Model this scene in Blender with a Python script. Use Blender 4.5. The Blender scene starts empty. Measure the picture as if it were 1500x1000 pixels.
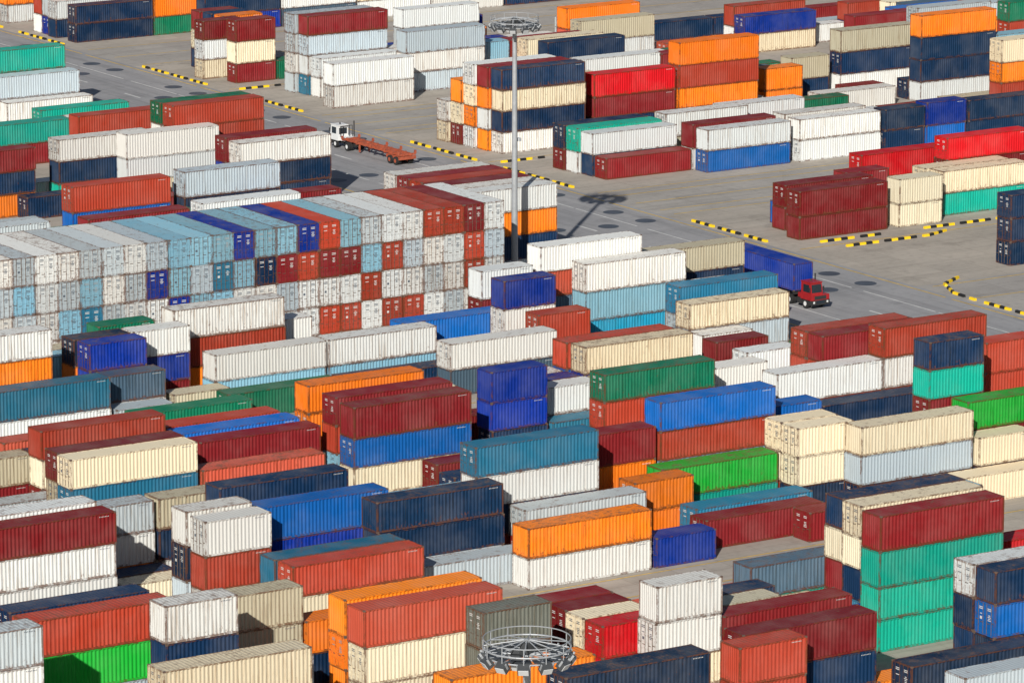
import bpy, math, random
import numpy as np
random.seed(7)
C=bpy.context
sc=C.scene
# ---------------------------------------------------------------- camera model
K=1.04
F_PX=7220.0; TH=math.asin(0.2138); PH=math.radians(32.7); H=102.0*K
ct,st=math.cos(TH),math.sin(TH); cp,sp=math.cos(PH),math.sin(PH)
def proj(x,y,z):
    R=cp*x-sp*y; Fw=sp*x+cp*y
    Z=Fw*ct+(H-z)*st
    return 750+F_PX*R/Z, 500+F_PX*((H-z)*ct-Fw*st)/Z
def x_for(u,y,z):
    a=(u-750)/F_PX
    return (sp*y+a*(ct*cp*y+(H-z)*st))/(cp-a*ct*sp)

PAL={'W':(.66,.67,.65),'G':(.45,.51,.54),'C':(.74,.65,.47),'R':(.58,.008,.014),'M':(.20,.014,.017),
'B':(.40,.052,.027),'O':(.86,.20,.012),'N':(.005,.026,.072),'U':(.005,.11,.40),'D':(.003,.028,.25),
'T':(.006,.33,.24),'A':(.02,.15,.25),'L':(.22,.43,.54),'E':(.004,.15,.075),'V':(.012,.40,.04),
'S':(.07,.12,.17),'Y':(.50,.455,.33),'K':(.14,.145,.12),'P':(.53,.095,.055),'X':(.015,.38,.62)}
RANDCOL='WWWWGGGCCMMMBBBNNNNUOOTALDSYEP'

# ---------------------------------------------------------------- materials
def newmat(name):
    m=bpy.data.materials.new(name); m.use_nodes=True
    nt=m.node_tree; b=nt.nodes['Principled BSDF']; return m,nt,b
def N(nt,t,**k):
    n=nt.nodes.new(t)
    for a,v in k.items(): setattr(n,a,v)
    return n
def ramp(nt,src,p0,p1,c0=(0,0,0,1),c1=(1,1,1,1)):
    r=N(nt,'ShaderNodeValToRGB'); r.color_ramp.elements[0].position=p0; r.color_ramp.elements[1].position=p1
    r.color_ramp.elements[0].color=c0; r.color_ramp.elements[1].color=c1
    nt.links.new(src,r.inputs[0]); return r.outputs[0]
def mix(nt,fac,a,b,blend='MIX'):
    m=N(nt,'ShaderNodeMix',data_type='RGBA',blend_type=blend)
    for s,v in ((0,fac),(6,a),(7,b)):
        if isinstance(v,(float,int)): m.inputs[s].default_value=v
        elif isinstance(v,tuple): m.inputs[s].default_value=v
        else: nt.links.new(v,m.inputs[s])
    return m.outputs[2]
def math_(nt,op,a,b=0.5):
    m=N(nt,'ShaderNodeMath',operation=op)
    for i,v in enumerate((a,b)):
        if isinstance(v,(float,int)): m.inputs[i].default_value=v
        else: nt.links.new(v,m.inputs[i])
    return m.outputs[0]
def paint(name,rust_lo,rust_hi,rust_amt,dirt,fade,rscale,rcol=(.13,.05,.022,1),rs=.11,low=0.0):
    m,nt,b=newmat(name); L=nt.links
    oi=N(nt,'ShaderNodeObjectInfo'); tc=N(nt,'ShaderNodeTexCoord')
    off=N(nt,'ShaderNodeVectorMath',operation='SCALE'); off.inputs[0].default_value=(93,71,57); L.new(oi.outputs['Random'],off.inputs['Scale'])
    add=N(nt,'ShaderNodeVectorMath',operation='ADD'); L.new(tc.outputs['Object'],add.inputs[0]); L.new(off.outputs[0],add.inputs[1])
    sep=N(nt,'ShaderNodeSeparateXYZ'); L.new(tc.outputs['Object'],sep.inputs[0]); zz=sep.outputs['Z']
    def noise(scale,sv=(1,1,1),det=3,rough=.6):
        mp=N(nt,'ShaderNodeMapping'); mp.inputs['Scale'].default_value=sv; L.new(add.outputs[0],mp.inputs[0])
        n=N(nt,'ShaderNodeTexNoise'); n.inputs['Scale'].default_value=scale; n.inputs['Detail'].default_value=det; n.inputs['Roughness'].default_value=rough
        L.new(mp.outputs[0],n.inputs[0]); return n.outputs[0]
    col=oi.outputs['Color']
    lite=mix(nt,.10,col,(.60,.56,.50,1))
    f=math_(nt,'MULTIPLY',ramp(nt,noise(.35),.40,.72),fade)
    col=mix(nt,f,col,lite)
    sk=noise(5.0,(1.5,1.5,.05),5,.7)
    d=math_(nt,'MULTIPLY',math_(nt,'MULTIPLY',ramp(nt,sk,.52,.64),dirt),math_(nt,'ADD',oi.outputs['Random'],.25))
    dark=mix(nt,1.0,col,(.50,.38,.28,1),'MULTIPLY')
    col=mix(nt,d,col,dark)
    rn2=math_(nt,'ADD',noise(rscale,(1,1,.6),7,.8),math_(nt,'MULTIPLY',oi.outputs['Random'],rs))
    if low:
        # more corrosion near the bottom rail and just under the top rail
        lo=ramp(nt,math_(nt,'MULTIPLY',zz,.33),.06,.26,(1,1,1,1),(0,0,0,1))
        hi=ramp(nt,math_(nt,'MULTIPLY',zz,.33),.72,.86)
        rn2=math_(nt,'ADD',rn2,math_(nt,'MULTIPLY',lo,low)); rn2=math_(nt,'ADD',rn2,math_(nt,'MULTIPLY',hi,low*.45))
    rmask=math_(nt,'MULTIPLY',ramp(nt,rn2,rust_lo,rust_hi),rust_amt)
    col=mix(nt,rmask,col,rcol)
    L.new(col,b.inputs['Base Color'])
    b.inputs['Roughness'].default_value=.52
    b.inputs['Specular IOR Level'].default_value=.16
    return m
M_SIDE=paint('container_paint',.70,.78,.75,.65,.6,3.2,low=.10)
M_FRAME=paint('container_frame',.48,.61,.78,.5,.4,1.8)
M_ROOF=paint('container_roof',.60,.70,.7,.5,1.0,1.3,(.16,.09,.06,1))
def simple(name,col,rough=.6,metal=0,nscale=None,amt=.3):
    m,nt,b=newmat(name)
    c=tuple(col)+(1,)
    tc=N(nt,'ShaderNodeTexCoord'); n=N(nt,'ShaderNodeTexNoise'); n.inputs['Scale'].default_value=nscale or 3; n.inputs['Detail'].default_value=5
    nt.links.new(tc.outputs['Object'],n.inputs[0])
    o=mix(nt,math_(nt,'MULTIPLY',ramp(nt,n.outputs[0],.35,.7),amt),c,tuple(x*.35 for x in col)+(1,))
    nt.links.new(o,b.inputs['Base Color']); b.inputs['Roughness'].default_value=rough; b.inputs['Metallic'].default_value=metal
    return m
M_MARK,nt,b=newmat('container_marking')
oi=N(nt,'ShaderNodeObjectInfo'); bw=N(nt,'ShaderNodeRGBToBW'); nt.links.new(oi.outputs['Color'],bw.inputs[0])
o=ramp(nt,bw.outputs[0],.30,.34,(.6,.6,.58,1),(.10,.12,.15,1)); nt.links.new(o,b.inputs['Base Color'])
M_DARK=simple('dark_steel',(.05,.05,.05),.5)
M_CAST=simple('corner_casting_steel',(.15,.10,.075),.6,0,4,.5)

# ---------------------------------------------------------------- mesh helper
class MB:
    def __init__(s): s.v=[];s.f=[];s.m=[]
    def box(s,x0,x1,y0,y1,z0,z1,m=0):
        i=len(s.v)
        s.v+=[(x0,y0,z0),(x1,y0,z0),(x1,y1,z0),(x0,y1,z0),(x0,y0,z1),(x1,y0,z1),(x1,y1,z1),(x0,y1,z1)]
        s.f+=[(i,i+3,i+2,i+1),(i+4,i+5,i+6,i+7),(i,i+1,i+5,i+4),(i+1,i+2,i+6,i+5),(i+2,i+3,i+7,i+6),(i+3,i,i+4,i+7)]
        s.m+=[m]*6
    def quad(s,a,b,c,d,m=0):
        i=len(s.v); s.v+=[a,b,c,d]; s.f.append((i,i+1,i+2,i+3)); s.m.append(m)
    def cyl(s,p,q,r0,r1=None,n=12,m=0,caps=True):
        r1=r0 if r1 is None else r1
        p=np.array(p,float);q=np.array(q,float);d=q-p;d/=np.linalg.norm(d)
        a=np.cross(d,(0,0,1) if abs(d[2])<.9 else (1,0,0));a/=np.linalg.norm(a);c=np.cross(d,a)
        i=len(s.v)
        for k in range(n):
            t=2*math.pi*k/n; o=a*math.cos(t)+c*math.sin(t)
            s.v.append(tuple(p+o*r0)); s.v.append(tuple(q+o*r1))
        for k in range(n):
            j=(k+1)%n
            s.f.append((i+2*k,i+2*j,i+2*j+1,i+2*k+1)); s.m.append(m)
        if caps:
            s.f.append(tuple(i+2*k for k in range(n))[::-1]); s.m.append(m)
            s.f.append(tuple(i+2*k+1 for k in range(n))); s.m.append(m)
    def torus(s,c,R,r,n=32,m=0,k=6):
        for a in range(n):
            t0=2*math.pi*a/n;t1=2*math.pi*(a+1)/n
            s.cyl((c[0]+R*math.cos(t0),c[1]+R*math.sin(t0),c[2]),(c[0]+R*math.cos(t1),c[1]+R*math.sin(t1),c[2]),r,r,k,m,False)
    def mesh(s,name,mats):
        me=bpy.data.meshes.new(name); me.from_pydata(s.v,[],s.f)
        for m in mats: me.materials.append(m)
        me.polygons.foreach_set('material_index',s.m); me.update(); return me
def obj(name,me,loc=(0,0,0),rz=0,parent=None):
    o=bpy.data.objects.new(name,me); o.location=loc; o.rotation_euler=(0,0,rz); sc.collection.objects.link(o)
    if parent: o.parent=parent
    return o

# ---------------------------------------------------------------- shipping container meshes
def corr(xs0,xs1,pitch):
    n=max(1,round((xs1-xs0)/pitch)); p=(xs1-xs0)/n; out=[]
    for i in range(n):
        x=xs0+i*p
        out+=[(x,0),(x+p*.27,0),(x+p*.5,1),(x+p*.77,1)]
    out.append((xs1,0)); return out
def container(Lx,Hh,var):
    b=MB(); W=2.438; hx=Lx/2; hy=W/2; e=.11
    SIDE,FRAME,ROOF,MARK,DARK,CAST=range(6)
    for sx in (-1,1):
        for sy in (-1,1):
            x0,x1=sorted((sx*hx,sx*(hx-.14))); y0,y1=sorted((sy*hy,sy*(hy-.13)))
            b.box(x0,x1,y0,y1,.118,Hh-.118,FRAME)
            xa,xb=sorted((sx*(hx+.003),sx*(hx-.178))); ya,yb=sorted((sy*(hy+.003),sy*(hy-.162)))
            b.box(xa,xb,ya,yb,0,.118,CAST); b.box(xa,xb,ya,yb,Hh-.118,Hh,CAST)
    for sy in (-1,1):
        y0,y1=sorted((sy*(hy-.002),sy*(hy-.09)))
        b.box(-hx+.178,hx-.178,y0,y1,.02,.18,FRAME)
        b.box(-hx+.178,hx-.178,y0,y1,Hh-.10,Hh-.02,FRAME)
        pr=corr(-hx+.14,hx-.14,.34)
        for (xa,da),(xb,db) in zip(pr,pr[1:]):
            ya=sy*(hy-.014-.085*da); yb=sy*(hy-.014-.085*db)
            q=[(xa,ya,.18),(xb,yb,.18),(xb,yb,Hh-.10),(xa,ya,Hh-.10)]
            if sy>0:q=q[::-1]
            b.quad(*q,m=SIDE)
    for sx in (-1,1):
        x0,x1=sorted((sx*(hx-.002),sx*(hx-.12)))
        b.box(x0,x1,-hy+.162,hy-.162,.02,.16,FRAME)
        b.box(x0,x1,-hy+.162,hy-.162,Hh-.12,Hh-.02,FRAME)
    pr=corr(-hx+.12,hx-.12,.36)
    for (xa,da),(xb,db) in zip(pr,pr[1:]):
        za=Hh-.028-.022*da; zb=Hh-.028-.022*db
        b.quad((xa,-hy+.06,za),(xb,-hy+.06,zb),(xb,hy-.06,zb),(xa,hy-.06,za),m=ROOF)
    b.quad((-hx+.05,-hy+.05,.10),(-hx+.05,hy-.05,.10),(hx-.05,hy-.05,.10),(hx-.05,-hy+.05,.10),m=DARK)
    pr=corr(-hy+.13,hy-.13,.27)
    for (ya,da),(yb,db) in zip(pr,pr[1:]):
        xa=hx-.03-.06*da; xb=hx-.03-.06*db
        b.quad((xa,ya,.16),(xb,yb,.16),(xb,yb,Hh-.12),(xa,ya,Hh-.12),m=SIDE)
    for leaf in (-1,1):
        y0,y1=sorted((leaf*.012,leaf*(hy-.13)))
        z0,z1=.17,Hh-.13
        nz=5; hz=(z1-z0)/nz
        for i in range(nz):
            a=z0+i*hz
            b.box(-hx+.03,-hx+.07,y0,y1,a,a+hz*.62,SIDE)
            b.box(-hx+.055,-hx+.09,y0,y1,a+hz*.62,a+hz,SIDE)
        for yy in (leaf*.22,leaf*.78):
            b.cyl((-hx+.004,yy,.07),(-hx+.004,yy,Hh-.06),.026,n=6,m=CAST if var==1 else FRAME)
            for zz in (.12,.75,Hh*.62,Hh-.10):
                b.box(-hx-.012,-hx+.03,yy-.06,yy+.06,zz-.04,zz+.04,FRAME)
            b.box(-hx-.02,-hx+.01,min(yy,yy+leaf*.34),max(yy,yy+leaf*.34),.98+.12*(abs(yy)>.5),1.02+.12*(abs(yy)>.5),CAST)
        for zz in (.35,.9,1.5,Hh-.4):
            b.box(-hx-.004,-hx+.03,*sorted((leaf*(hy-.20),leaf*(hy-.08))),zz-.05,zz+.05,FRAME)
    b.box(-hx+.06,-hx+.1,-.012,.012,.17,Hh-.13,DARK)
    rr=random.Random(int(Lx*10+Hh*100+var))
    for leaf,rows in ((-1,6),(1,3)):
        for i in range(rows):
            z=Hh-.45-i*.13-(.25 if i>1 else 0)
            w=rr.uniform(.18,.42); yc=leaf*.5
            if i<2: w=.46
            b.box(-hx+.024,-hx+.029,yc-w/2,yc+w/2,z-.032,z+.03,MARK)
    if var==1:
        b.box(-hx+.024,-hx+.029,.38,.62,Hh*.5-.1,Hh*.5+.12,MARK)
    if var!=2:
        for sy in (-1,1):
            xs=hx-1.5 if sy<0 else -hx+.55
            y=sy*(hy-.012)
            for i in range(7):
                b.box(xs+i*.13,xs+i*.13+.06,*sorted((y,y+sy*.004)),Hh-.32,Hh-.25,MARK)
    nm='container_%d_%d_%d'%(int(Lx),int(Hh*10),var)
    return b.mesh(nm,[M_SIDE,M_FRAME,M_ROOF,M_MARK,M_DARK,M_CAST])
L40,L20=12.192,6.058; HS,HC=2.591,2.896; W=2.438
MESH={(l,h,v):container(L40 if l==40 else L20,HC if h else HS,v) for l in (40,20) for h in (0,1) for v in (0,1,2)}
NCONT=0
def put(l,h,cx,cy,z,rz,colc):
    global NCONT
    NCONT+=1
    o=obj('shipping_container',MESH[(l,h,random.choice((0,1,2,2)))],(cx+random.uniform(-.06,.06),cy+random.uniform(-.03,.03),z),rz+random.gauss(0,.0015))
    c=PAL[colc]; light=colc in 'WGCYL'
    j=random.uniform(.80,1.08) if light else random.uniform(.75,1.2); t=random.uniform(-.04,.03) if light else random.uniform(-.06,.06)
    o.color=(min(.85,c[0]*j*(1+t)),min(.85,c[1]*j),min(.85,c[2]*j*(1-t)),1)
    return o
# ---------------------------------------------------------------- yard grid
PITCH=2.65
LB=[257,285.3,314.5,345,375,435,465,495,525,555,585]
RB=[395,418,456,479,517,540,578,601,639,662]
Lrows=[y*K+PITCH*i for y in LB for i in range(7)]
Rrows=[y*K+PITCH*i for y in RB for i in range(6)]
XL=278*K; XR=303*K
occ={}
STK=[]
def free(zone,row,x0,x1):
    return all(x1<=a+.02 or x0>=b-.02 for a,b in occ.get((zone,row),[]))
placed=[]
def emit(l,x0,y0,n,k,cols):
    z=0; Lx=L40 if l==40 else L20
    cl=[random.choice(RANDCOL) for _ in range(n)]
    for i,c in enumerate(cols):
        if i<n: cl[n-1-i]=c
    hs=[0]*n
    for i in range(k): hs[n-1-i]=1
    for i in range(n):
        put(l,hs[i],x0+Lx/2,y0+W/2,z,math.pi if random.random()<.5 else 0,cl[i]); z+=(HC if hs[i] else HS)+.006
    STK.append((x0,x0+Lx,y0,y0+W,z))
def place(zone,u,v,l,cols,nfix=None):
    rows=Lrows if zone=='L' else Rrows
    Lx=L40 if l==40 else L20
    best=None
    for n in ([nfix] if nfix else range(len(cols),6)):
        for k in range(0,n+1):
            z=n*(HS+.006)+k*(HC-HS)
            for ry in rows:
                x=x_for(u,ry,z); uu,vv=proj(x,ry,z)
                res=abs(vv-v)
                if res>30: continue
                for sh in (0,.4,-.4,.8,-.8,1.4,-1.4,2.2,-2.2):
                    xx=x+sh
                    if zone=='L' and xx+Lx>XL: continue
                    if zone=='R' and xx<XR: continue
                    if not free(zone,ry,xx,xx+Lx): continue
                    cost=res+14*abs(sh)+1.2*abs(n-3)
                    pu_r=u+(170 if l==40 else 85)
                    for (pu,pv,pr,py) in placed:
                        if pu<pu_r-15 and u<pr-8 and abs(pv-v)<110 and ry<py+1: cost+=22
                    if best is None or cost<best[0]: best=(cost,n,k,ry,xx,vv-v)
                    break
    if best is None: return
    c,n,k,ry,xx,dv=best
    occ.setdefault((zone,ry),[]).append((xx-.15,xx+Lx+.15))
    emit(l,xx,ry,n,k,cols)
    z=n*HS+k*.305
    placed.append((u,v,proj(xx+Lx,ry,z)[0],ry))

LL=[
(1415,990,40,'G'),(1335,978,40,'NN'),(828,993,40,'NN'),(660,995,40,'O'),(1083,948,20,'BB'),(240,985,40,'C'),
(1088,930,40,'MN'),(1060,914,40,'MM'),(962,862,20,'WWC',3),(882,922,20,'RR',2),(855,907,20,'CM',2),(828,893,20,'MM',2),(803,879,20,'MM',2),
(708,895,20,'KK'),(533,893,40,'PCC',3),(505,879,40,'OOO',3),(447,908,20,'ON'),
(-165,953,40,'GWW'),(40,910,40,'BV'),(13,895,40,'N'),(243,887,20,'WN'),(341,875,20,'YY'),(180,862,20,'C'),(160,852,20,'N'),
(1290,757,40,'MTTT',4),(1262,743,40,'CC',4),(1236,729,40,'NC',4),(1458,838,40,'NUN'),(1427,825,40,'WNN'),(1465,792,40,'R'),
(1050,885,20,'YW'),(1042,870,20,'N'),(1100,834,40,'ST'),
(962,788,20,'D',1),(1035,768,40,'M',1),(1187,778,20,'M',1),(1020,748,40,'A',1),
(780,783,40,'OW',2),(602,848,40,'GG',1),(430,833,40,'BC',2),(402,818,40,'A',2),(1390,707,40,'C',1),
(768,757,40,'G',2),(930,708,20,'OO',2),(970,706,40,'V',2),
(580,765,40,'NNG',3),(553,750,40,'NN',3),(545,738,40,'L'),
(380,745,40,'UDR',3),(300,762,20,'WB'),(272,750,20,'WN'),(232,738,20,'YN'),(205,724,20,'W'),(142,757,20,'GW'),
(-35,778,40,'MWW'),(-62,766,40,'W'),(-90,752,40,'G'),
(1168,648,20,'CC',3),(1140,636,20,'CC',3),(1262,628,40,'CG',3),(1435,645,20,'CN',2),(1418,606,40,'VM',3),
(875,637,20,'MO'),(697,658,40,'AW',4),(1122,596,20,'UA'),(962,610,40,'UB',4),
(665,697,20,'N'),(640,684,20,'M'),(540,735,40,'B'),
(322,712,40,'N'),(297,690,40,'P'),(115,677,40,'CA',3),(85,662,40,'M',3),(60,648,40,'B',3),
(-140,690,40,'YM'),(293,650,40,'MM'),(262,638,40,'U'),(236,626,40,'B'),(200,614,40,'E'),
(518,597,40,'MUC',3),(492,582,40,'MB',3),(452,565,40,'OO'),(667,613,20,'M'),
(810,620,20,'A'),(797,575,20,'WW'),(770,564,20,'DD'),(745,554,20,'WW'),(720,545,20,'DD'),
(885,548,40,'EB',3),(857,535,40,'C',3),(830,522,40,'B',3),(775,517,40,'B'),
(1207,606,40,'N',1),(1138,550,40,'WB',2),(1055,580,20,'G'),(1047,538,20,'W'),(1095,518,20,'WW'),
(1205,493,40,'MB',3),(1180,484,40,'B',3),(1362,502,20,'NT'),(1445,503,20,'BB'),(1295,482,40,'B'),
(5,637,40,'PP'),(335,582,40,'E'),(170,608,20,'G'),(255,592,20,'Y'),
(1050,500,20,'M'),(1030,492,20,'W'),(660,522,40,'WS'),(505,552,40,'N'),
(158,560,20,'SW',2),(-12,572,40,'AW',2),(130,517,20,'DD',3),(108,508,20,'N',3),(195,495,20,'WD',3),(-35,537,40,'L'),
(315,524,40,'WL'),(482,497,40,'WL'),(590,499,40,'UN'),(297,482,40,'WW'),(255,456,40,'W'),
(790,460,20,'BB'),(738,410,20,'DW'),(705,398,20,'WM'),
(1145,478,40,'E',1),(1112,468,40,'N',1),(1010,450,40,'CG',2),(995,417,40,'AG'),(947,370,40,'YN'),
(858,388,40,'WLX'),(792,371,40,'W',4),(145,478,20,'E'),(-60,520,40,'Y'),(-100,505,40,'W'),
(295,300,40,'W'),(130,320,40,'M'),(-80,340,40,'G'),(-70,352,40,'E'),(360,290,40,'M'),(270,252,40,'GN'),(105,275,40,'B'),(40,290,20,'N'),
(350,212,40,'WN'),(330,203,40,'M'),(185,198,40,'WW'),(85,215,40,'WN'),(-90,235,40,'MN'),
(253,160,40,'BB'),(115,170,40,'B'),(-30,185,40,'TM'),(235,153,40,'E'),(60,162,40,'T'),(10,147,40,'W'),(-10,112,40,'GG'),(-30,68,40,'TT'),
]
RL=[
(1482,303,40,'NNN',3),(1172,282,40,'MM',2),(1150,272,40,'MM',2),(1318,264,20,'CC',2),(1382,254,40,'CT',2),(1355,246,40,'CT',2),
(1146,301,20,'U',1),(1262,226,40,'RM'),(1388,206,40,'RM'),(1425,226,40,'T'),(1240,252,20,'M'),
(888,234,40,'M',1),(868,195,40,'WN',2),(1037,193,40,'WU',2),(846,189,40,'TW',2),(1015,184,40,'MW',2),(826,185,40,'NM',2),
(1172,177,40,'WW',2),(1150,168,40,'WW',2),(1297,170,20,'NN'),(1358,152,20,'DU'),(1420,147,40,'NN'),
(975,168,40,'W'),(1060,156,40,'W'),(1130,157,40,'E'),(1200,150,40,'W'),
(735,108,40,'NCNW',4),(714,100,40,'MOWO',4),(694,95,40,'WCOW',4),(675,118,40,'OCM',3),(655,148,40,'WC',2),
(870,110,40,'RMN',3),(850,88,40,'WC'),(995,62,40,'OBO',4),(1120,101,20,'OO'),(1160,84,20,'YN'),
(1232,45,40,'YNW'),(1350,24,40,'ONN'),(1468,60,40,'CO'),(1240,136,20,'M'),(1330,128,40,'N'),(1365,130,40,'G'),(1390,140,40,'Y'),
(488,93,40,'WW',2),(469,86,40,'WW',2),(450,32,40,'MGW',4),(430,22,40,'GGW',4),(595,47,40,'GWG'),(590,15,40,'WG'),(632,90,40,'LW'),
(345,30,20,'MCM'),(327,24,20,'OBM'),(310,42,20,'NNN'),(292,44,20,'MCN'),(276,40,20,'MWC'),
(803,63,40,'N'),(772,58,40,'C'),(850,32,40,'Y'),(1090,25,40,'D'),(1135,54,40,'W'),(830,12,40,'O'),(1075,8,40,'B'),
(110,24,40,'NN',2),(82,14,40,'WN',2),(940,50,40,'N'),
]
EY=404.8*K
TOP='WMBBWWGLBDLLDLLLGWGGWWGWWGWGGWWG'
R3 ='GBWWGBLMMBMNLAGLDGWLGWLGWWGLWGGG'
R2 ='WBWGWWBWWWGWWLLDWWGALWGWGWGAWGWL'
R1 ='LWGWBBWBBWGWLAWGLWDGWWLWGWGGWGLW'
for i in range(31):
    x=259*K-2.44/2-2.47*i; z=0
    for row in (R1,R2,R3,TOP):
        put(40,1,x,EY+L40/2,z,math.pi/2,row[i]); z+=HC+.006
    STK.append((x-W/2,x+W/2,EY,EY+L40,z))
x=259*K+1.4
for i,s in enumerate(('GNOW','WNOW','BWNM','WNBB','MWGM','BWNW')):
    y=EY+10.8+2.62*i
    z=0
    for c in s:
        put(40,0,x+L40/2,y+W/2,z,0,c); z+=HS+.006
    STK.append((x,x+L40,y,y+W,z))
    if y>EY+L40+.3:
        for c2 in range(1,6):
            xx=x-12.5*c2; z=0
            for q in range(3):
                put(40,0,xx+L40/2,y+W/2,z,0,random.choice('WMBGNW')); z+=HS+.006
            STK.append((xx,xx+L40,y,y+W,z))
for e in LL: place('L',*e)
for e in RL: place('R',*e)
# ---------------------------------------------------------------- fill the rest of the blocks with background stacks
S=4.0; U0,U1,V0,V1=-300,1800,-160,1160
us=np.arange(U0,U1,S); vs=np.arange(V0,V1,S)
A,B_=np.meshgrid((us-750)/F_PX,(vs-500)/F_PX)
Fh=ct-B_*st
DX=cp*A+sp*Fh; DY=-sp*A+cp*Fh; DZ=-(st+B_*ct)
zb=np.full(A.shape,1e9)
def hit(x0,x1,y0,y1,z):
    cs=[proj(a,b,c) for a in (x0,x1) for b in (y0,y1) for c in (0,z)]
    i0=int((min(c[0] for c in cs)-U0)/S);i1=int((max(c[0] for c in cs)-U0)/S)+2
    j0=int((min(c[1] for c in cs)-V0)/S);j1=int((max(c[1] for c in cs)-V0)/S)+2
    i0=max(i0,0);j0=max(j0,0);i1=min(i1,len(us));j1=min(j1,len(vs))
    if i0>=i1 or j0>=j1: return None
    s=(slice(j0,j1),slice(i0,i1))
    tin=np.maximum(np.maximum(x0/DX[s],y0/DY[s]),(z-H)/DZ[s])
    tout=np.minimum(np.minimum(x1/DX[s],y1/DY[s]),(0-H)/DZ[s])
    return s,np.where(tin<tout,tin,1e9)
for s in STK:
    r=hit(*s)
    if r: zb[r[0]]=np.minimum(zb[r[0]],r[1])
tg=-H/DZ; GX=tg*DX/K; GY=tg*DY/K
UU,VV=np.meshgrid(us,vs)
prot=((GX>278)&(GX<303)&(GY>380)&(GY<640))|((GX>=303)&(((GY>435)&(GY<455))|((GY>496)&(GY<516))|((GY>405)&(GY<417))|((GY>557)&(GY<577))))|\
 ((GY>306)&(GY<314.5)&(UU>805)&(UU<1200))|((GY>306)&(GY<314.5)&(UU>1465))
prot&=(zb>1e8)
zl=np.where(prot,1e8,zb)
random.seed(21)
def runs(zone,ry,xa,xb):
    iv=sorted(occ.get((zone,ry),[])); cur=xa; out=[]
    for a,b in iv:
        if a-cur>6.2: out.append((cur,a))
        cur=max(cur,b)
    if xb-cur>6.2: out.append((cur,xb))
    return out
for zone,rows in (('L',Lrows),('R',Rrows)):
    for ry in rows:
        xa0,xb0=(x_for(-250,ry,8),XL-.5) if zone=='L' else (XR+.5,x_for(1750,ry,0))
        xa0=max(xa0,60)
        if zone=='R': xb0=min(xb0,440)
        if xb0<xa0: continue
        for a,b in runs(zone,ry,xa0,xb0):
            x=a+.1
            while b-x>6.1:
                l=40 if b-x>12.3 and random.random()<.85 else 20
                Lx=L40 if l==40 else L20
                lim=random.choice((2,3,3,4,4))
                for n in range(lim,0,-1):
                    z=n*HS
                    r=hit(x,x+Lx,ry,ry+W,z)
                    if r is None:
                        if n>3: continue
                        bad=0
                    else:
                        m=(r[1]<zl[r[0]])&(zl[r[0]]<9e8); bad=int(m.sum())
                    if bad<=3:
                        emit(l,x,ry,n,0,''); break
                x+=Lx+.35
# ---------------------------------------------------------------- ground, road, markings
def groundmat(name,c0,c1,c2,scale=.05,joint=None,track=.25):
    m,nt,b=newmat(name)
    tc=N(nt,'ShaderNodeTexCoord')
    def nz(sc_,det=6,sv=(1,1,1),ro=.6):
        mp=N(nt,'ShaderNodeMapping'); mp.inputs['Scale'].default_value=sv; nt.links.new(tc.outputs['Object'],mp.inputs[0])
        n=N(nt,'ShaderNodeTexNoise'); n.inputs['Scale'].default_value=sc_; n.inputs['Detail'].default_value=det; n.inputs['Roughness'].default_value=ro
        nt.links.new(mp.outputs[0],n.inputs[0]); return n.outputs[0]
    col=mix(nt,ramp(nt,nz(scale,8,(1,1,1),.65),.35,.65),c0+(1,),c1+(1,))
    col=mix(nt,math_(nt,'MULTIPLY',ramp(nt,nz(1.2),.5,.75),.35),col,c2+(1,))
    # oil and tyre stains
    col=mix(nt,math_(nt,'MULTIPLY',ramp(nt,nz(.22,7,(1,1,1),.7),.56,.70),.45),col,tuple(x*.75 for x in c2)+(1,))
    al=(.6,.03,1) if joint=='y' else (.03,.6,1)
    col=mix(nt,math_(nt,'MULTIPLY',ramp(nt,nz(1,5,al,.6),.48,.72),track),col,tuple(x*.6 for x in c2)+(1,))
    # poured slabs: slightly different tone each, dark joints
    br=N(nt,'ShaderNodeTexBrick'); br.offset=0; br.inputs['Scale'].default_value=1.0
    br.inputs['Color1'].default_value=(1,1,1,1); br.inputs['Color2'].default_value=(.86,.86,.86,1); br.inputs['Mortar'].default_value=(.6,.58,.56,1)
    br.inputs['Mortar Size'].default_value=.03; br.inputs['Brick Width'].default_value=5.0; br.inputs['Row Height'].default_value=4.0
    nt.links.new(tc.outputs['Object'],br.inputs[0])
    col=mix(nt,.75 if joint!='y' else .35,col,mix(nt,1.0,col,br.outputs[0],'MULTIPLY'))
    nt.links.new(col,b.inputs['Base Color']); b.inputs['Roughness'].default_value=.9
    b.inputs['Specular IOR Level'].default_value=.2
    return m
M_YARD=groundmat('yard_concrete',(.48,.43,.37),(.38,.345,.30),(.22,.20,.175))
M_AISLE=groundmat('aisle_paving',(.42,.395,.36),(.34,.32,.30),(.21,.195,.18),.06)
M_ROAD=groundmat('road_asphalt',(.35,.345,.35),(.275,.275,.285),(.18,.18,.185),.06,'y',.4)
M_YEL=simple('yellow_paint',(.70,.46,.10),.7,0,.8,.6)
M_WHT=simple('white_paint',(.66,.66,.64),.7,0,.8,.5)
M_PAD=simple('turning_pad',(.07,.085,.11),.6,0,.7,.4)
M_KY=simple('kerb_yellow',(.90,.60,.01),.6,0,3,.15); M_KB=simple('kerb_black',(.015,.015,.015),.6)
def sheet(name,x0,x1,y0,y1,z,m):
    b=MB(); b.quad((x0*K,y0*K,z),(x1*K,y0*K,z),(x1*K,y1*K,z),(x0*K,y1*K,z)); return obj(name,b.mesh(name,[m]))
sheet('ground',-4000,4000,-4000,6000,0,M_YARD)
sheet('road',278.3,300.6,150,900,.004,M_ROAD)
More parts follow.
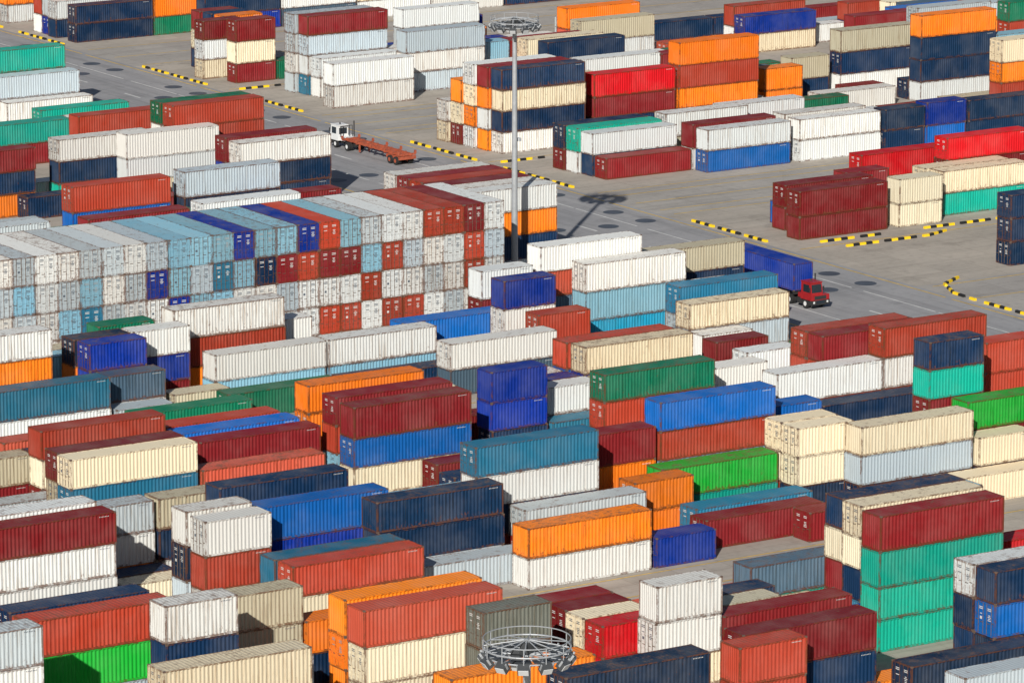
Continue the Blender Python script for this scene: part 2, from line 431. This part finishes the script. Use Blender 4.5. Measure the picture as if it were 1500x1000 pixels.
for k,(y0,y1) in enumerate(((437,453),(498,514),(559,575),(376,392))):
    sheet('aisle_pavement',300.6,520,y0,y1,.004,M_AISLE)
b=MB()
def line(x0,x1,y0,y1):
    cx,cy=(x0+x1)/2*K,(y0+y1)/2*K; hx,hy=(x1-x0)/2,(y1-y0)/2
    hx=hx*K if hx>1 else hx; hy=hy*K if hy>1 else hy
    b.quad((cx-hx,cy-hy,.012),(cx+hx,cy-hy,.012),(cx+hx,cy+hy,.012),(cx-hx,cy+hy,.012))
for yy in (437.5,440.2,445,449.8,452.5,498.5,501,506,511,513.5,559.5,567,574.5,384,475.5,536.5,414,391):
    line(302,500,yy-.11,yy+.11)
for yy in (305.6,308.5,313.6,335.5,342,365,372,395,401): line(100,277,yy-.1,yy+.1)
for xx in (279.2,299.8):
    y=200
    while y<800:
        line(xx-.12,xx+.12,y,y+30); y+=31
obj('road_marking_yellow',b.mesh('road_marking_yellow',[M_YEL]))
b=MB()
y=200
while y<800:
    line(289.35,289.65,y,y+4); line(284.3,284.5,y,y+12); line(294.6,294.8,y,y+12); y+=12.5 if int(y)%3 else 14
obj('road_marking_white',b.mesh('road_marking_white',[M_WHT]))
b=MB()
for yc in (396,414,436,454,475,497,515,536,558,576):
    for dx,dy in ((281.3,0),(286,.8),(281.5,6),(297.2,0),(297,6),(292,-.5)):
        n=20; r=1.2; i=len(b.v)
        for k in range(n): b.v.append((dx*K+r*math.cos(2*math.pi*k/n),(yc+dy)*K+r*math.sin(2*math.pi*k/n),.018))
        b.f.append(tuple(range(i,i+n))); b.m.append(0)
obj('turning_pads',b.mesh('turning_pads',[M_PAD]))
def kerb(pts):
    b=MB(); tog=0; pts=[(x*K,y*K) for x,y in pts]; cnt=0
    for (xa,ya),(xb,yb) in zip(pts,pts[1:]):
        L=math.hypot(xb-xa,yb-ya); n=max(1,int(L/.85)); dx,dy=(xb-xa)/L,(yb-ya)/L
        for i in range(n):
            cnt+=1
            if cnt%6==0: continue
            s=L*i/n; e=L*(i+1)/n-.05
            px,py=-dy*.17,dx*.17
            i0=len(b.v); P=[]
            for z,w in ((0.0,1),(.27,.75)):
                for t,sg in ((s,1),(e,1),(e,-1),(s,-1)):
                    P.append((xa+dx*t+px*sg*w,ya+dy*t+py*sg*w,z))
            b.v+=P
            b.f+=[(i0+4,i0+7,i0+6,i0+5),(i0,i0+4,i0+5,i0+1),(i0+1,i0+5,i0+6,i0+2),(i0+2,i0+6,i0+7,i0+3),(i0+3,i0+7,i0+4,i0)]
            b.m+=[tog]*5; tog=1-tog
    obj('striped_kerb',b.mesh('striped_kerb',[M_KY,M_KB]))
for y0,y1 in ((419,433),(456.5,471),(477,491.5),(517,531),(541,558),(580,593),(598,612)): kerb([(301.3,y0),(301.3,y1)])
kerb([(303,474.3),(309,474.3)]); kerb([(311,474.3),(315,474.3)])
kerb([(306,415.8),(314,415.8)]); kerb([(307,412.5),(318,412.5),(322,414)]); kerb([(320,416),(334,416)])
kerb([(306.8,393),(303.5,391),(301.6,387),(301.3,383)]); kerb([(301.3,381.5),(301.3,374)])
kerb([(303,535.6),(309,535.6)])

# ---------------------------------------------------------------- high mast lights
M_STEEL=simple('galvanised_steel',(.40,.42,.44),.45,.2,2,.25)
M_LAMP=simple('lamp_housing',(.08,.085,.09),.4,.2,3,.3)
M_GLASS=simple('lamp_glass',(.60,.62,.63),.15,0,3,.1)
def mast(x,y,Ht=29):
    b=MB()
    b.cyl((0,0,0),(0,0,.12),.7,.7,20,0); b.cyl((0,0,.12),(0,0,Ht-.4),.38,.22,20,0); b.cyl((0,0,Ht-.4),(0,0,Ht+.9),.15,.12,12,0)
    for z,R in ((Ht,2.35),(Ht+.45,2.5),(Ht,1.35),(Ht+.02,.5)): b.torus((0,0,z),R,.05,36,0)
    b.torus((0,0,Ht+.95),2.5,.032,36,0,5)
    for k in range(12):
        t=2*math.pi*k/12; c,s=math.cos(t),math.sin(t)
        b.cyl((.15*c,.15*s,Ht),(2.5*c,2.5*s,Ht+.05),.045,.045,6,0)
        b.cyl((2.5*c,2.5*s,Ht),(2.5*c,2.5*s,Ht+.95),.03,.03,6,0)
        b.cyl((.15*c,.15*s,Ht+.85),(2.45*c,2.45*s,Ht+.45),.035,.035,6,0)
        for r,tw in ((2.62,0),(1.75,.26)):
            c2,s2=math.cos(t+tw),math.sin(t+tw)
            if r<2 and k%2: continue
            i=len(b.v)
            q=MB(); q.box(-.34,.34,-.24,.24,-.50,-.02,1); q.box(-.29,.29,.24,.27,-.46,-.06,2); q.box(-.39,-.34,-.06,.06,-.3,.1,0); q.box(.34,.39,-.06,.06,-.3,.1,0)
            tl=-.6
            for (vx,vy,vz) in q.v:
                yy=vy*math.cos(tl)-vz*math.sin(tl); zz=vy*math.sin(tl)+vz*math.cos(tl)
                yy+=r; X=vx*(-s2)+yy*c2; Y=vx*c2+yy*s2
                b.v.append((X,Y,zz+Ht))
            b.f+=[tuple(i+a for a in f) for f in q.f]; b.m+=q.m
    for k in range(24):
        t0=2*math.pi*k/24; t1=t0+2*math.pi/24*.8
        b.quad((1.4*math.cos(t0),1.4*math.sin(t0),Ht+.06),(2.3*math.cos(t0),2.3*math.sin(t0),Ht+.06),(2.3*math.cos(t1),2.3*math.sin(t1),Ht+.06),(1.4*math.cos(t1),1.4*math.sin(t1),Ht+.06),1)
    b.box(-.35,.35,-.25,.25,Ht+.1,Ht+.7,1)
    b.box(-1.2,-.7,-.3,.3,Ht+.08,Ht+.5,1); b.box(.8,1.25,-.5,-.1,Ht+.08,Ht+.55,1)
    b.cyl((-.25,0,Ht*.57),(.8,0,Ht*.57),.05,.05,6,0); b.box(.55,.95,-.2,.2,Ht*.57-.1,Ht*.57+.25,2); b.box(-.3,.3,-.42,-.2,1,2.2,1)
    return obj('high_mast_light',b.mesh('high_mast_light',[M_STEEL,M_LAMP,M_GLASS]),(x,y,0),.4)
mast(264.3*K,411.2*K,28.5); mast(140.6*K,217.5*K,29)

# ---------------------------------------------------------------- terminal trucks
M_TYRE=simple('tyre_rubber',(.02,.02,.02),.8); M_WIN=simple('window_glass',(.02,.03,.04),.1)
M_TW=simple('truck_white',(.74,.75,.74),.35,0,3,.12); M_TR=simple('truck_red',(.36,.015,.018),.4,0,3,.35)
M_TRAIL=simple('trailer_paint',(.42,.095,.045),.6,0,2,.6); M_CH=simple('chassis_black',(.03,.03,.03),.6)
def wheel(b,x,y,r=.5,w=.28):
    b.cyl((x,y-w/2,r),(x,y+w/2,r),r,r,18,0); b.cyl((x,y-w/2-.01,r),(x,y+w/2+.01,r),r*.5,r*.5,12,1)
def truck(x,y,rz,paintm,trail_len,cont=None,side=1):
    root=bpy.data.objects.new('terminal_truck',None); root.location=(x,y,.02); root.rotation_euler=(0,0,rz); sc.collection.objects.link(root)
    b=MB()
    for wy in (-.98,.98): wheel(b,-1.2,wy)
    for wx in (-4.0,):
        for wy in (-1.0,-.66,.66,1.0): wheel(b,wx,wy)
    obj('tractor_wheels',b.mesh('tractor_wheels',[M_TYRE,M_TW]),parent=root)
    b=MB(); b.box(-4.9,0,-.45,.45,.55,.9,0); b.box(-.35,.02,-1.15,1.15,.45,.95,0); b.box(-2.6,-1.9,-1.15,-.55,.4,.95,0)
    b.cyl((-4.0,0,.9),(-4.0,0,1.15),.5,.5,16,0); b.cyl((-2.3,-side*.95,.8),(-2.3,-side*.95,3.3),.08,.08,8,0)
    b.box(.02,.03,-.5,.5,.6,.9,1)
    for yy in (-.95,.75): b.box(.02,.04,yy,yy+.2,.65,.85,2)
    obj('tractor_chassis',b.mesh('tractor_chassis',[M_CH,M_WIN,M_TW]),parent=root)
    b=MB(); b.box(-1.95,-.05,-1.15,1.15,.95,1.5,0)
    b.box(-.052,-.035,-.75,.75,1.02,1.4,2)
    ya,yb=sorted((side*1.15,-side*.35))
    zt=2.75
    v=[(-1.9,ya,1.5),(-.1,ya,1.5),(-.1,yb,1.5),(-1.9,yb,1.5),(-1.9,ya+.03,zt),(-.3,ya+.03,zt),(-.3,yb-.03,zt),(-1.9,yb-.03,zt)]
    i=len(b.v); b.v+=v; b.f+=[(i+4,i+5,i+6,i+7),(i,i+1,i+5,i+4),(i+1,i+2,i+6,i+5),(i+2,i+3,i+7,i+6),(i+3,i,i+4,i+7)]; b.m+=[0]*5
    b.box(-1.98,-.2,ya,yb,zt,zt+.1,0)
    b.box(-1.5,-.5,ya-.005,ya+.06,1.75,2.55,1); b.box(-1.5,-.5,yb-.06,yb+.005,1.75,2.55,1); b.box(-1.93,-1.88,ya+.2,yb-.2,1.75,2.5,1)
    b.quad((-.12,ya+.12,1.75),(-.12,yb-.12,1.75),(-.255,yb-.14,2.6),(-.255,ya+.14,2.6),1)
    b.box(-.25,-.15,ya-.2,ya-.08,1.9,2.35,2); b.box(-.25,-.15,yb+.08,yb+.2,1.9,2.35,2)
    b.cyl((-1.2,(ya+yb)/2,zt+.1),(-1.2,(ya+yb)/2,zt+.32),.1,.08,10,2)
    b.box(-2.9,-2.05,-.8,.8,.95,1.4,0)
    for yy in (-.85,-.45,.45,.82): b.box(-2.12,-2.05,yy,yy+.05,1.4,2.7,2)
    b.box(-2.12,-2.05,-.85,.87,2.7,2.76,2)
    obj('cab',b.mesh('cab',[paintm,M_WIN,M_CH]),parent=root)
    b=MB(); e=-3.0-trail_len
    for wy in (-.5,.5): b.box(e,-3.0,wy-.1,wy+.1,1.05,1.45,0)
    nx=int(trail_len/1.6)
    for k in range(nx+1):
        xx=-3.1-(trail_len-.3)*k/nx; ww=1.22 if k%2==0 else .95
        b.box(xx-.1,xx+.1,-ww,ww,1.15,1.40,0)
        if k%2==0:
            for sg in (-1,1): b.box(xx-.14,xx+.14,*sorted((sg*1.1,sg*1.3)),1.3,1.72 if cont is None else 1.44,0)
    b.box(e+3.5,e+.3,-.9,.9,.62,1.05,0); b.box(e,e+.15,-1.2,1.2,.7,1.1,0)
    for sg in (-1,1): b.box(-6.4,-6.2,*sorted((sg*.6,sg*.75)),.15,1.1,0)
    obj('trailer_frame',b.mesh('trailer_frame',[M_TRAIL if cont is None else M_CH]),parent=root)
    b=MB()
    for wx in (e+1.0,e+2.35):
        for wy in (-1.02,-.68,.68,1.02): wheel(b,wx,wy)
    obj('trailer_wheels',b.mesh('trailer_wheels',[M_TYRE,M_TRAIL]),parent=root)
    if cont:
        o=obj('load_container',MESH[(40,1,2)],(-3.1-L40/2,0,1.47),0,root); o.color=PAL[cont]+(1,)
truck(293*K,494.5*K,math.pi/2,M_TW,13.4,None,1)
truck(285.8*K,388.2*K,-math.pi/2,M_TR,12.9,'D',-1)

# ---------------------------------------------------------------- camera, light, world
cam=bpy.data.cameras.new('camera'); co=bpy.data.objects.new('camera',cam); sc.collection.objects.link(co)
cam.sensor_width=36; cam.lens=F_PX/1500*36; cam.clip_end=9000; cam.clip_start=1
co.location=(0,0,H); co.rotation_euler=(math.pi/2-TH,0,-PH)
sc.camera=co
EL=math.radians(27.5); sdx,sdy=-39.0,-41.0
az=math.atan2(sdx,sdy)
sun=bpy.data.lights.new('sun','SUN'); sun.energy=5.0; sun.angle=math.radians(.5); sun.color=(1,.955,.88)
so=bpy.data.objects.new('sun',sun); sc.collection.objects.link(so)
import mathutils
d=mathutils.Vector((math.sin(az)*math.cos(EL),math.cos(az)*math.cos(EL),math.sin(EL)))
so.rotation_euler=d.to_track_quat('Z','Y').to_euler()
w=bpy.data.worlds.new('World'); sc.world=w; w.use_nodes=True; nt=w.node_tree
sky=nt.nodes.new('ShaderNodeTexSky'); sky.sky_type='NISHITA'; sky.sun_disc=False; sky.sun_elevation=EL; sky.sun_rotation=az
bg=nt.nodes['Background']; bg.inputs[1].default_value=.06; nt.links.new(sky.outputs[0],bg.inputs[0])
sc.view_settings.view_transform='Standard'; sc.view_settings.look='None'; sc.view_settings.exposure=0
